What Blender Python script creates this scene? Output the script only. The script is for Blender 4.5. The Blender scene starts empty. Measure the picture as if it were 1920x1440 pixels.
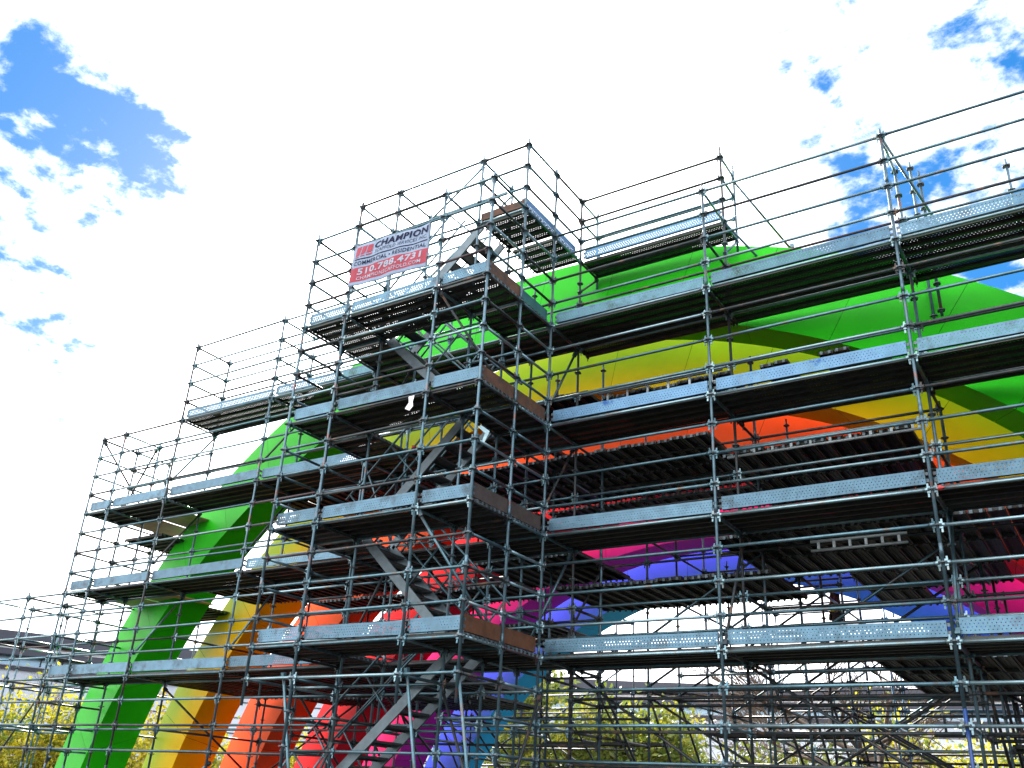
import bpy, bmesh, math, random
from mathutils import Vector, Matrix, Quaternion

random.seed(7)
SC = bpy.context.scene
COL = SC.collection

# ------------------------------------------------------------------ camera
cam_d = bpy.data.cameras.new('camera')
cam_d.sensor_width = 36.0
cam_d.lens = 36.0 * 1721.97 / 1920.0
cam_d.clip_start = 0.1
cam_d.clip_end = 3000
cam = bpy.data.objects.new('camera', cam_d)
COL.objects.link(cam)
_r = Vector((0.8411, 0.53841, 0.05174)); _u = Vector((0.18721, -0.37952, 0.90604)); _f = Vector((-0.50746, 0.75238, 0.42001))
cam.matrix_world = Matrix(((_r.x, _u.x, -_f.x, 7.8796), (_r.y, _u.y, -_f.y, -12.8808), (_r.z, _u.z, -_f.z, -2.1978), (0, 0, 0, 1)))
SC.camera = cam
CAM = Vector((7.8796, -12.8808, -2.1978))

# ------------------------------------------------------------------ sky, sun, exposure
SUN_DIR = Vector((-0.5836, 0.6309, 0.5112)).normalized()       # towards the sun
SUN_EL = math.asin(SUN_DIR.z)
SUN_AZ = math.atan2(SUN_DIR.x, SUN_DIR.y)                       # from +Y towards +X
world = bpy.data.worlds.new('World'); SC.world = world; world.use_nodes = True
wt = world.node_tree; wt.nodes.clear()
def wn(t, **k):
    n = wt.nodes.new(t)
    for a, b in k.items(): setattr(n, a, b)
    return n
def wl(a, b): wt.links.new(a, b)
def wmath(op, a, b=None, c=None, clamp=False):
    n = wn('ShaderNodeMath', operation=op); n.use_clamp = clamp
    for i, v in enumerate((a, b, c)):
        if v is None: continue
        if isinstance(v, (int, float)): n.inputs[i].default_value = v
        else: wl(v, n.inputs[i])
    return n.outputs[0]
w_out = wn('ShaderNodeOutputWorld'); w_bg = wn('ShaderNodeBackground')
w_sky = wn('ShaderNodeTexSky', sky_type='NISHITA')
w_sky.sun_disc = False
w_sky.sun_elevation = SUN_EL
w_sky.sun_rotation = SUN_AZ
w_sky.air_density = 1.0; w_sky.dust_density = 0.6; w_sky.ozone_density = 2.5
tc = wn('ShaderNodeTexCoord')
nrm = wn('ShaderNodeVectorMath', operation='NORMALIZE'); wl(tc.outputs['Generated'], nrm.inputs[0])
sep = wn('ShaderNodeSeparateXYZ'); wl(nrm.outputs[0], sep.inputs[0])
den = wmath('ADD', wmath('MAXIMUM', sep.outputs[2], 0.0), 0.22)
cx = wmath('DIVIDE', sep.outputs[0], den); cy = wmath('DIVIDE', sep.outputs[1], den)
comb = wn('ShaderNodeCombineXYZ'); wl(cx, comb.inputs[0]); wl(cy, comb.inputs[1])
def wnoise(scale, detail, rough, off, dist=0.0):
    m = wn('ShaderNodeMapping'); m.inputs['Location'].default_value = off; wl(comb.outputs[0], m.inputs[0])
    n = wn('ShaderNodeTexNoise'); n.inputs['Scale'].default_value = scale; n.inputs['Detail'].default_value = detail
    n.inputs['Roughness'].default_value = rough; n.inputs['Distortion'].default_value = dist
    wl(m.outputs[0], n.inputs['Vector']); return n.outputs[0]
n_big = wnoise(1.6, 4, 0.5, (3.1, 1.7, 0))
n_fine = wnoise(7.0, 12, 0.62, (0.4, 5.2, 0), 0.25)
n_puff = wnoise(22.0, 8, 0.6, (2.4, 9.2, 0), 0.15)
def wdot(v):
    d = wn('ShaderNodeVectorMath', operation='DOT_PRODUCT'); wl(nrm.outputs[0], d.inputs[0]); d.inputs[1].default_value = v
    return d.outputs['Value']
def wlobe(v, pw, amp):
    return wmath('MULTIPLY', wmath('POWER', wmath('MAXIMUM', wdot(v), 0.0), pw), amp)
def wc(n, k): return wmath('MULTIPLY', wmath('SUBTRACT', n, 0.5), k)
cov = wmath('ADD', wmath('ADD', wc(n_big, 0.5), wc(n_fine, 1.25)), wc(n_puff, 0.75))
cov = wmath('ADD', cov, 0.20)
cov = wmath('ADD', cov, wlobe(SUN_DIR, 22, 0.60))
# clear gaps in the cloud layer
for v, pw, amp in (((-0.753, 0.313, 0.579), 230, -0.58), ((-0.712, 0.410, 0.570), 380, -0.48), ((-0.820, 0.361, 0.444), 300, -0.32), ((-0.774, 0.452, 0.444), 300, -0.12), ((-0.843, 0.425, 0.330), 160, -0.14), ((-0.022, 0.824, 0.567), 50, -0.23), ((-0.172, 0.820, 0.546), 260, -0.12), ((0.020, 0.749, 0.662), 120, -0.02), ((-0.158, 0.679, 0.717), 300, -0.16),
                   ((0.36, 0.78, 0.52), 18, -0.20), ((0.93, 0.25, 0.27), 3, -0.40)):  # last: broad unseen gap at right, added to dim the arch undersides
    cov = wmath('ADD', cov, wlobe(Vector(v).normalized(), pw, amp))
ramp = wn('ShaderNodeMapRange', interpolation_type='SMOOTHSTEP'); wl(cov, ramp.inputs[0])
ramp.inputs[1].default_value = -0.22; ramp.inputs[2].default_value = 0.26
sky_hsv = wn('ShaderNodeHueSaturation'); sky_hsv.inputs['Saturation'].default_value = 1.65; sky_hsv.inputs['Value'].default_value = 0.46; wl(w_sky.outputs[0], sky_hsv.inputs['Color'])
cl_col = wn('ShaderNodeMixRGB', blend_type='ADD'); cl_col.inputs[0].default_value = 1.0
cl_col.inputs[1].default_value = (10.6, 10.5, 10.6, 1)
glow = wn('ShaderNodeCombineXYZ'); g = wlobe(SUN_DIR, 30, 14.0)
for i in range(3): wl(g, glow.inputs[i])
wl(glow.outputs[0], cl_col.inputs[2])
deep = wn('ShaderNodeMixRGB'); deep.inputs[0].default_value = 0.55; wl(sky_hsv.outputs[0], deep.inputs[1]); deep.inputs[2].default_value = (0.26, 1.05, 2.6, 1)
mixc = wn('ShaderNodeMixRGB'); wl(ramp.outputs[0], mixc.inputs[0]); wl(deep.outputs[0], mixc.inputs[1]); wl(cl_col.outputs[0], mixc.inputs[2])
wl(mixc.outputs[0], w_bg.inputs[0]); w_bg.inputs[1].default_value = 0.10
wl(w_bg.outputs[0], w_out.inputs[0])

sun_d = bpy.data.lights.new('sun', 'SUN'); sun_d.energy = 3.4; sun_d.angle = math.radians(0.6); sun_d.color = (1.0, 0.93, 0.82)
sun = bpy.data.objects.new('sun', sun_d); COL.objects.link(sun)
sun.rotation_mode = 'QUATERNION'; sun.rotation_quaternion = SUN_DIR.to_track_quat('Z', 'Y'); sun.location = (0, 0, 60)

vs = SC.view_settings
vs.view_transform = 'Standard'; vs.look = 'None'; vs.gamma = 1.0; vs.use_curve_mapping = False
vs.exposure = 1.95
SC.cycles.max_bounces = 5; SC.cycles.diffuse_bounces = 2; SC.cycles.glossy_bounces = 2; SC.cycles.transparent_max_bounces = 8
SC.cycles.use_denoising = True

GZ = -3.85                                                       # ground level (the camera stands 1.65 m above it)

# ------------------------------------------------------------------ helpers
class MB:
    def __init__(s): s.v = []; s.f = []; s.sm = []; s.mi = []
    def face(s, idx, smooth=False, mi=0): s.f.append(tuple(idx)); s.sm.append(smooth); s.mi.append(mi)
    def add(s, pts): i = len(s.v); s.v.extend([tuple(p) for p in pts]); return i
    def tube(s, p, q, r, n=8, r2=None, caps=True, mi=0):
        p = Vector(p); q = Vector(q); d = (q - p); 
        if d.length < 1e-6: return
        d.normalize(); a = d.orthogonal().normalized(); b = d.cross(a); r2 = r if r2 is None else r2
        i = s.add([p + (a * math.cos(2 * math.pi * k / n) + b * math.sin(2 * math.pi * k / n)) * r for k in range(n)])
        j = s.add([q + (a * math.cos(2 * math.pi * k / n) + b * math.sin(2 * math.pi * k / n)) * r2 for k in range(n)])
        for k in range(n): s.face((i + k, i + (k + 1) % n, j + (k + 1) % n, j + k), True, mi)
        if caps: s.face([i + k for k in reversed(range(n))], False, mi); s.face([j + k for k in range(n)], False, mi)
    def box(s, a, b, mi=0):
        x0, y0, z0 = a; x1, y1, z1 = b
        i = s.add([(x0, y0, z0), (x1, y0, z0), (x1, y1, z0), (x0, y1, z0), (x0, y0, z1), (x1, y0, z1), (x1, y1, z1), (x0, y1, z1)])
        for q in ((3, 2, 1, 0), (4, 5, 6, 7), (0, 1, 5, 4), (1, 2, 6, 5), (2, 3, 7, 6), (3, 0, 4, 7)): s.face([i + k for k in q], False, mi)
    def obox(s, c, ax, ay, az, mi=0):                            # oriented box, half axes
        c = Vector(c); ax = Vector(ax); ay = Vector(ay); az = Vector(az)
        i = s.add([c + ax * x + ay * y + az * z for z in (-1, 1) for y, x in ((-1, -1), (-1, 1), (1, 1), (1, -1))])
        for q in ((3, 2, 1, 0), (4, 5, 6, 7), (0, 1, 5, 4), (1, 2, 6, 5), (2, 3, 7, 6), (3, 0, 4, 7)): s.face([i + k for k in q], False, mi)
    def mesh(s, name):
        m = bpy.data.meshes.new(name); m.from_pydata(s.v, [], s.f)
        m.polygons.foreach_set('use_smooth', s.sm); m.polygons.foreach_set('material_index', s.mi); m.update(); return m

def tag(o, label, cat, group=None):
    o['label'] = label; o['category'] = cat
    if group: o['group'] = group
    return o
def thing(name, label, cat, loc, group=None):
    o = bpy.data.objects.new(name, None); COL.objects.link(o); o.location = loc; o.empty_display_size = 0.3
    return tag(o, label, cat, group)
def put(name, mesh, parent, loc, quat=None, mat=None, label=None):
    o = bpy.data.objects.new(name, mesh); COL.objects.link(o)
    loc = Vector(loc)
    if parent is not None:
        o.parent = parent; loc = loc - Vector(parent.get('_w', parent.location))
    o.location = loc
    if quat is not None: o.rotation_mode = 'QUATERNION'; o.rotation_quaternion = quat
    if mat is not None:
        if len(mesh.materials) == 0: mesh.materials.append(mat)
        elif mesh.materials[0] != mat: o.material_slots[0].link = 'OBJECT'; o.material_slots[0].material = mat
    if label: o['label'] = label
    return o

# ------------------------------------------------------------------ materials
def mat(name, base, rough=0.5, metal=0.0, noise=None, bump=None, objrand=0.0, second=None, spec=None, transl=None):
    m = bpy.data.materials.new(name); m.use_nodes = True; nt = m.node_tree; b = nt.nodes['Principled BSDF']
    b.inputs['Roughness'].default_value = rough; b.inputs['Metallic'].default_value = metal
    if spec is not None: b.inputs['Specular IOR Level'].default_value = spec
    L = nt.links.new
    def N(t, **k):
        n = nt.nodes.new(t)
        for a, c in k.items(): setattr(n, a, c)
        return n
    c = N('ShaderNodeRGB'); c.outputs[0].default_value = (*base, 1); cur = c.outputs[0]
    tco = N('ShaderNodeTexCoord'); info = N('ShaderNodeObjectInfo')
    off = N('ShaderNodeVectorMath', operation='ADD'); L(tco.outputs['Object'], off.inputs[0])
    rv = N('ShaderNodeVectorMath', operation='SCALE'); rv.inputs[0].default_value = (31, 17, 53); L(info.outputs['Random'], rv.inputs['Scale']); L(rv.outputs[0], off.inputs[1])
    if noise:
        sc, amt, det = noise
        n = N('ShaderNodeTexNoise'); n.inputs['Scale'].default_value = sc; n.inputs['Detail'].default_value = det; n.inputs['Roughness'].default_value = 0.65
        L(off.outputs[0], n.inputs['Vector'])
        mr = N('ShaderNodeMapRange'); L(n.outputs[0], mr.inputs[0]); mr.inputs[1].default_value = 0.3; mr.inputs[2].default_value = 0.7
        mr.inputs[3].default_value = 1 - amt; mr.inputs[4].default_value = 1 + amt
        h = N('ShaderNodeHueSaturation'); L(cur, h.inputs['Color']); L(mr.outputs[0], h.inputs['Value']); cur = h.outputs[0]
        if second:
            col2, sc2, lo, hi = second
            n2 = N('ShaderNodeTexNoise'); n2.inputs['Scale'].default_value = sc2; n2.inputs['Detail'].default_value = 6; n2.inputs['Roughness'].default_value = 0.7
            L(off.outputs[0], n2.inputs['Vector'])
            r2 = N('ShaderNodeMapRange'); L(n2.outputs[0], r2.inputs[0]); r2.inputs[1].default_value = lo; r2.inputs[2].default_value = hi
            mx = N('ShaderNodeMixRGB'); L(r2.outputs[0], mx.inputs[0]); L(cur, mx.inputs[1]); mx.inputs[2].default_value = (*col2, 1); cur = mx.outputs[0]
    if objrand:
        mr = N('ShaderNodeMapRange'); L(info.outputs['Random'], mr.inputs[0]); mr.inputs[3].default_value = 1 - objrand; mr.inputs[4].default_value = 1 + objrand
        h = N('ShaderNodeHueSaturation'); L(cur, h.inputs['Color']); L(mr.outputs[0], h.inputs['Value']); cur = h.outputs[0]
    L(cur, b.inputs['Base Color'])
    if bump:
        sc, st = bump
        n = N('ShaderNodeTexNoise'); n.inputs['Scale'].default_value = sc; n.inputs['Detail'].default_value = 5; L(off.outputs[0], n.inputs['Vector'])
        bp = N('ShaderNodeBump'); bp.inputs['Strength'].default_value = st; bp.inputs['Distance'].default_value = 0.01
        L(n.outputs[0], bp.inputs['Height']); L(bp.outputs[0], b.inputs['Normal'])
    if transl:
        t = N('ShaderNodeBsdfTranslucent'); L(cur, t.inputs['Color'])
        ms = N('ShaderNodeMixShader'); ms.inputs[0].default_value = transl
        L(b.outputs[0], ms.inputs[1]); L(t.outputs[0], ms.inputs[2]); L(ms.outputs[0], nt.nodes['Material Output'].inputs[0])
    return m

STEEL = mat('galvanised_tube', (0.078, 0.150, 0.182), 0.40, 0.75, (9, 0.28, 6), (60, 0.15), 0.30, ((0.13, 0.085, 0.06), 5, 0.54, 0.70))
STEEL_D = mat('galvanised_tube_old', (0.028, 0.038, 0.043), 0.5, 0.4, (9, 0.3, 6), (60, 0.2), 0.3, ((0.16, 0.09, 0.06), 4, 0.55, 0.68))
STEEL_L = mat('galvanised_tube_new', (0.19, 0.29, 0.325), 0.34, 0.75, (9, 0.2, 6), (60, 0.1), 0.2, ((0.24, 0.18, 0.12), 6, 0.55, 0.74))
POST = mat('galvanised_post', (0.082, 0.145, 0.18), 0.45, 0.7, (7, 0.3, 6), (60, 0.15), 0.3, ((0.20, 0.10, 0.085), 3.5, 0.57, 0.66))
BLUEP = mat('blue_painted_tube', (0.006, 0.035, 0.15), 0.4, 0.0, (8, 0.25, 5), None, 0.1, ((0.3, 0.33, 0.35), 7, 0.62, 0.7))
PURP = mat('rusty_primer_tube', (0.040, 0.022, 0.027), 0.6, 0.1, (8, 0.3, 5), None, 0.2)
CAST = mat('cast_rosette', (0.075, 0.10, 0.115), 0.5, 0.5, (20, 0.3, 3), None, 0.35)
HOOK = mat('plank_hook', (0.10, 0.135, 0.155), 0.45, 0.5, (30, 0.25, 3), None, 0.4)
PLANK = mat('galvanised_plank', (0.042, 0.05, 0.049), 0.5, 0.3, (4, 0.3, 7), (25, 0.15), 0.3, ((0.06, 0.055, 0.045), 2.2, 0.52, 0.7))
PLANK_D = mat('weathered_plank', (0.024, 0.027, 0.025), 0.6, 0.25, (4, 0.35, 7), (25, 0.2), 0.3, ((0.04, 0.03, 0.024), 2.0, 0.5, 0.68))
TOE = mat('galvanised_toe_board', (0.080, 0.158, 0.215), 0.42, 0.65, (5, 0.2, 7), (30, 0.12), 0.18, ((0.028, 0.036, 0.04), 2.6, 0.52, 0.74))
TOE_BLUE = mat('toe_board_blue_smears', (0.09, 0.19, 0.30), 0.42, 0.6, (5, 0.2, 7), (30, 0.12), 0.1, ((0.012, 0.07, 0.22), 1.1, 0.60, 0.66))
TOE_TEAL = mat('toe_board_teal_spray', (0.080, 0.155, 0.21), 0.42, 0.6, (5, 0.2, 7), (30, 0.12), 0.1, ((0.10, 0.55, 0.50), 0.9, 0.62, 0.72))
WOOD = mat('rough_timber', (0.10, 0.037, 0.014), 0.75, 0, (6, 0.35, 8), (18, 0.4), 0.25, ((0.09, 0.05, 0.03), 5, 0.52, 0.7))
WOOD_B = mat('weathered_brown_timber', (0.095, 0.042, 0.022), 0.8, 0, (6, 0.4, 8), (18, 0.4), 0.25, ((0.04, 0.03, 0.025), 4, 0.48, 0.66))
WOOD_G = mat('grey_timber', (0.06, 0.045, 0.04), 0.8, 0, (6, 0.35, 8), (18, 0.4), 0.25)
PLY = mat('plywood', (0.42, 0.31, 0.18), 0.7, 0, (3, 0.2, 7), None, 0.2)
STAIR = mat('aluminium_stair', (0.095, 0.128, 0.145), 0.45, 0.5, (8, 0.2, 5), None, 0.2)
STAIR_D = mat('stair_tread', (0.05, 0.058, 0.062), 0.55, 0.35, (8, 0.25, 5), None, 0.2)
BEAM = mat('aluminium_ladder_beam', (0.25, 0.29, 0.30), 0.4, 0.4, (8, 0.2, 5), None, 0.2)
REDC = mat('red_coupler', (0.35, 0.03, 0.03), 0.5, 0.1, (20, 0.3, 3), None, 0.2)
PAPER = mat('paper_tag', (0.75, 0.77, 0.8), 0.7, 0, (6, 0.05, 3))

def paint(name, c):
    return mat(name, c, 0.5, 0.0, (0.9, 0.13, 8), (90, 0.03), 0.07, spec=0.12)
GREEN = paint('green_paint', (0.014, 0.40, 0.004)); YELLOW = paint('yellow_paint', (0.98, 0.47, 0.002)); ORANGE = paint('orange_paint', (0.82, 0.105, 0.028))
RED = paint('red_paint', (0.70, 0.018, 0.035)); MAGENTA = paint('magenta_paint', (0.78, 0.03, 0.46)); BLUE = paint('blue_paint', (0.04, 0.27, 0.80)); BLUE_LIT = paint('blue_paint_lit', (0.03, 0.50, 0.86))  # last: lighter copy of the blue, daylight on the underside put into the colour
CORE = mat('dark_joint', (0.02, 0.02, 0.02), 0.9)

# ------------------------------------------------------------------ ground
gm = bpy.data.materials.new('ground'); gm.use_nodes = True
_nt = gm.node_tree; _b = _nt.nodes['Principled BSDF']; _b.inputs['Roughness'].default_value = 0.9
_tc = _nt.nodes.new('ShaderNodeTexCoord'); _n1 = _nt.nodes.new('ShaderNodeTexNoise'); _n1.inputs['Scale'].default_value = 0.25; _n1.inputs['Detail'].default_value = 10
_nt.links.new(_tc.outputs['Object'], _n1.inputs['Vector'])
_cr = _nt.nodes.new('ShaderNodeValToRGB'); _cr.color_ramp.elements[0].position = 0.42; _cr.color_ramp.elements[0].color = (0.030, 0.030, 0.028, 1)
_cr.color_ramp.elements[1].position = 0.6; _cr.color_ramp.elements[1].color = (0.045, 0.048, 0.030, 1)
_nt.links.new(_n1.outputs[0], _cr.inputs[0]); _nt.links.new(_cr.outputs[0], _b.inputs['Base Color'])
mb = MB(); S = 1200; N_ = 24
for j in range(N_ + 1):
    for i in range(N_ + 1): mb.v.append((-S + 2 * S * i / N_, -S + 2 * S * j / N_, GZ))
for j in range(N_):
    for i in range(N_): k = j * (N_ + 1) + i; mb.face((k, k + 1, k + N_ + 2, k + N_ + 1))
go = put('ground', mb.mesh('ground'), None, (0, 0, 0), mat=gm); go['kind'] = 'structure'

# ------------------------------------------------------------------ curved office building in the distance
BC = Vector((7.95, -11.1, 0)); BR = 86.9
bt = thing('office_building', 'long curved pale office building with dark canopy bands far behind the scaffold', 'building', (BC.x - 62, BC.y + 60, GZ))
def ring_band(name, r0, r1, z0, z1, a0, a1, n, m):
    mb = MB()
    for k in range(n + 1):
        a = a0 + (a1 - a0) * k / n; dx, dy = math.sin(a), math.cos(a)
        for r, z in ((r0, z0), (r1, z0), (r1, z1), (r0, z1)): mb.v.append((BC.x + dx * r - bt.location.x, BC.y + dy * r - bt.location.y, z - GZ))
    for k in range(n):
        for c in range(4): mb.face((4 * k + c, 4 * k + (c + 1) % 4, 4 * k + 4 + (c + 1) % 4, 4 * k + 4 + c), False)
    mb.face((0, 1, 2, 3)); e = 4 * n; mb.face((e + 3, e + 2, e + 1, e))
    return put(name, mb.mesh(name), bt, bt.location, mat=m)
B_WALL = mat('building_pale_panel', (0.56, 0.61, 0.68), 0.5, 0, (0.3, 0.08, 4)); B_DARK = mat('building_dark_canopy', (0.035, 0.04, 0.06), 0.5, 0, (0.4, 0.1, 3))
B_GLASS = mat('building_blue_glass', (0.36, 0.56, 0.72), 0.15, 0.2, (0.3, 0.1, 3)); B_WHITE = mat('building_white_fin', (0.75, 0.76, 0.76), 0.5)
A0, A1 = math.radians(-78), math.radians(40)
ring_band('wall', BR + 2.0, BR + 12, GZ, 6.6, A0, A1, 60, B_WALL)
ring_band('window_band', BR + 2.3, BR + 12, 6.6, 7.45, A0, A1, 60, B_GLASS)
ring_band('roof', BR + 2.0, BR + 14, 7.45, 8.2, A0, A1, 60, B_WHITE)
for z0, z1, ro in ((8.2, 9.05, 0.0), (7.25, 7.7, 0.4)): ring_band('canopy', BR + ro, BR + 13.0, z0, z1, A0, A1, 60, B_DARK)
ring_band('white_fin', BR + 0.8, BR + 3, 7.72, 7.95, A0, A1, 60, B_WHITE)
ring_band('sill_band', BR + 1.7, BR + 3, 6.2, 6.5, A0, A1, 60, B_DARK)
for z in (5.2, 3.9, 2.6, 1.3, 0.0): ring_band('wall_joint', BR + 1.93, BR + 3, z, z + 0.09, A0, A1, 60, B_DARK)
mull = MB(); mull.box((-0.05, -0.1, 0), (0.05, 0.1, 0.85)); mull_m = mull.mesh('mullion'); mull_m.materials.append(B_DARK)
for k in range(110):
    a = A0 + (A1 - A0) * (k + 0.5) / 110
    put('mullion', mull_m, bt, (BC.x + math.sin(a) * (BR + 2.25), BC.y + math.cos(a) * (BR + 2.25), 6.6), Quaternion((0, 0, 1), -a))

# ------------------------------------------------------------------ rainbow of six nested arches
def arch(name, label, corners, m_front, m_soffit, seg_len=1.55):
    # corners: outer front, inner front, inner back, outer back; each (y, centre x, centre z, radius)
    t = thing(name, label, 'arch', (corners[1][1] - corners[1][3] * 0.98, corners[1][0], GZ), 'nested arches of the rainbow sculpture')
    cz = sum(c[2] for c in corners) / 4; rm = corners[1][3]
    th0 = math.asin(max(-1, (GZ - 0.3 - cz) / rm)); th1 = math.pi - th0
    n = max(8, int((th1 - th0) * rm / seg_len)); K = 4
    o = t.location
    def P(c, th): return Vector((c[1] - c[3] * math.cos(th) - o.x, c[0] - o.y, c[2] + c[3] * math.sin(th) - o.z))
    gap = 0.0035 / rm
    for k in range(n):
        a = th0 + (th1 - th0) * k / n + gap; b = th0 + (th1 - th0) * (k + 1) / n - gap
        mb = MB(); inset = random.uniform(-0.004, 0.004)
        for s in range(4):
            c0, c1 = corners[s], corners[(s + 1) % 4]
            base = len(mb.v)
            for q in range(K + 1):
                th = a + (b - a) * q / K
                p0, p1 = P(c0, th), P(c1, th); d = Vector((0, 0, 0))
                mb.v.append(tuple(p0)); mb.v.append(tuple(p1))
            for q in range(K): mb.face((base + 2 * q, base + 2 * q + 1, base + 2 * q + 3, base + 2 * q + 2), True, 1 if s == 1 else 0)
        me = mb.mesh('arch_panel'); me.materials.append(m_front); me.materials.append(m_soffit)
        put('panel', me, t, t.location)
    # dark core behind the joints
    ctr_y = sum(c[0] for c in corners) / 4; ctr_r = sum(c[3] for c in corners) / 4
    inner = [(c[0] + (ctr_y - c[0]) * 0.10, c[1], c[2], c[3] + (ctr_r - c[3]) * 0.06) for c in corners]
    mb = MB(); M = n * 3
    for q in range(M + 1):
        th = th0 + (th1 - th0) * q / M
        for c in inner: mb.v.append(tuple(P(c, th)))
    for q in range(M):
        for s in range(4): mb.face((4 * q + s, 4 * q + (s + 1) % 4, 4 * q + 4 + (s + 1) % 4, 4 * q + 4 + s))
    put('core', mb.mesh('arch_core'), t, t.location, mat=CORE)
    return t
arch('green_arch', 'outermost and largest arch of the rainbow, painted bright green', [(2.0, -1.38, -5.88, 14.58), (1.5, -1.36, -6.17, 12.95), (2.45, -1.38, -5.54, 12.40), (3.0, -1.38, -5.7, 14.3)], GREEN, GREEN)
arch('yellow_arch', 'yellow arch nested just inside the green arch', [(3.5, -1.2, -5.8, 13.4), (3.0, -1.11, -5.75, 11.75), (4.2, -1.02, -6.03, 12.0), (4.4, -1.1, -5.8, 13.2)], YELLOW, YELLOW)
arch('orange_arch', 'orange arch between the yellow and the red arch', [(5.0, -.85, -5.7, 12.6), (4.5, -.85, -5.7, 10.88), (5.7, -.7, -5.8, 11.2), (5.9, -.8, -5.7, 12.4)], ORANGE, ORANGE)
arch('red_arch', 'red arch between the orange and the magenta arch', [(6.5, -.3, -6.1, 12.2), (6.0, -.13, -6.21, 10.85), (7.2, -.2, -6.1, 10.7), (7.4, -.2, -6.1, 12.1)], RED, RED)
arch('magenta_arch', 'magenta purple arch between the red and the blue arch', [(8.0, -.3, -5.9, 11.3), (7.5, -.3, -5.9, 9.82), (8.7, -.32, -5.76, 9.69), (8.9, -.32, -5.8, 11.2)], MAGENTA, MAGENTA)
arch('blue_arch', 'innermost arch of the rainbow, blue with daylight painted into its lighter underside', [(9.5, -.37, -5.4, 10.0), (9.0, -.37, -5.29, 8.52), (10.2, .01, -5.9, 9.31), (10.5, -.1, -5.6, 10.4)], BLUE, BLUE_LIT)
ARCH_IN = [(1.35, 3.0, -1.37, -6.1, 12.9), (3.0, 4.45, -1.1, -5.8, 11.7), (4.45, 5.95, -.8, -5.75, 10.85), (5.95, 7.45, -.15, -6.2, 10.7), (7.45, 8.95, -.3, -5.85, 9.6), (8.95, 10.6, -.3, -5.5, 8.5)]
def inside(x, y, z, clr=0.2):
    for y0, y1, cx, cz, r in ARCH_IN:
        if y0 - 0.1 <= y <= y1 + 0.1 and math.hypot(x - cx, z - cz) > r - clr: return False
    return True

# ------------------------------------------------------------------ scaffold pieces
_cache = {}
def m_rail(L):
    k = ('rail', round(L, 2))
    if k not in _cache:
        mb = MB(); mb.tube((0.055, 0, 0), (L - 0.055, 0, 0), 0.0242, 10)
        for e, s in ((0.0, 1), (L, -1)):
            mb.tube((e + s * 0.030, 0, 0), (e + s * 0.095, 0, 0), 0.029, 8, 0.033)      # ledger head
            mb.box((e + s * 0.045 - 0.022, -0.018, -0.045), (e + s * 0.045 + 0.022, 0.018, 0.045))
            mb.box((e + s * 0.052 - 0.012, -0.004, -0.10), (e + s * 0.052 + 0.012, 0.004, 0.085))   # wedge pin
        _cache[k] = mb.mesh('rail_%.2f' % L)
    return _cache[k]
def m_post(L):
    k = ('post', round(L, 2))
    if k not in _cache:
        mb = MB(); mb.tube((0, 0, 0), (0, 0, L), 0.0242, 10)
        z = 2.0
        while z < L - 0.3: mb.tube((0, 0, z - 0.12), (0, 0, z + 0.06), 0.0275, 10); z += 2.0      # spigot sleeves
        mb.tube((0, 0, L), (0, 0, L + 0.14), 0.0185, 8)                                            # open spigot on top
        _cache[k] = mb.mesh('post_%.2f' % L)
    return _cache[k]
mb = MB()
mb.tube((0, 0, -0.006), (0, 0, 0.006), 0.061, 12); mb.tube((0, 0, -0.03), (0, 0, 0.03), 0.029, 10)
for k in range(4):
    a = k * math.pi / 2 + math.pi / 4; mb.obox((math.cos(a) * .058, math.sin(a) * .058, 0), (math.cos(a) * .008, math.sin(a) * .008, 0), (-math.sin(a) * .014, math.cos(a) * .014, 0), (0, 0, .012))
ROS = mb.mesh('rosette'); ROS.materials.append(CAST)
def m_rosettes(zs):
    k = ('ros', tuple(round(z, 2) for z in zs))
    if k not in _cache:
        mb = MB()
        for z in zs: mb.tube((0, 0, z - .006), (0, 0, z + .006), 0.061, 8); mb.tube((0, 0, z - .03), (0, 0, z + .03), 0.029, 8)
        _cache[k] = mb.mesh('rosettes')
    return _cache[k]
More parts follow.
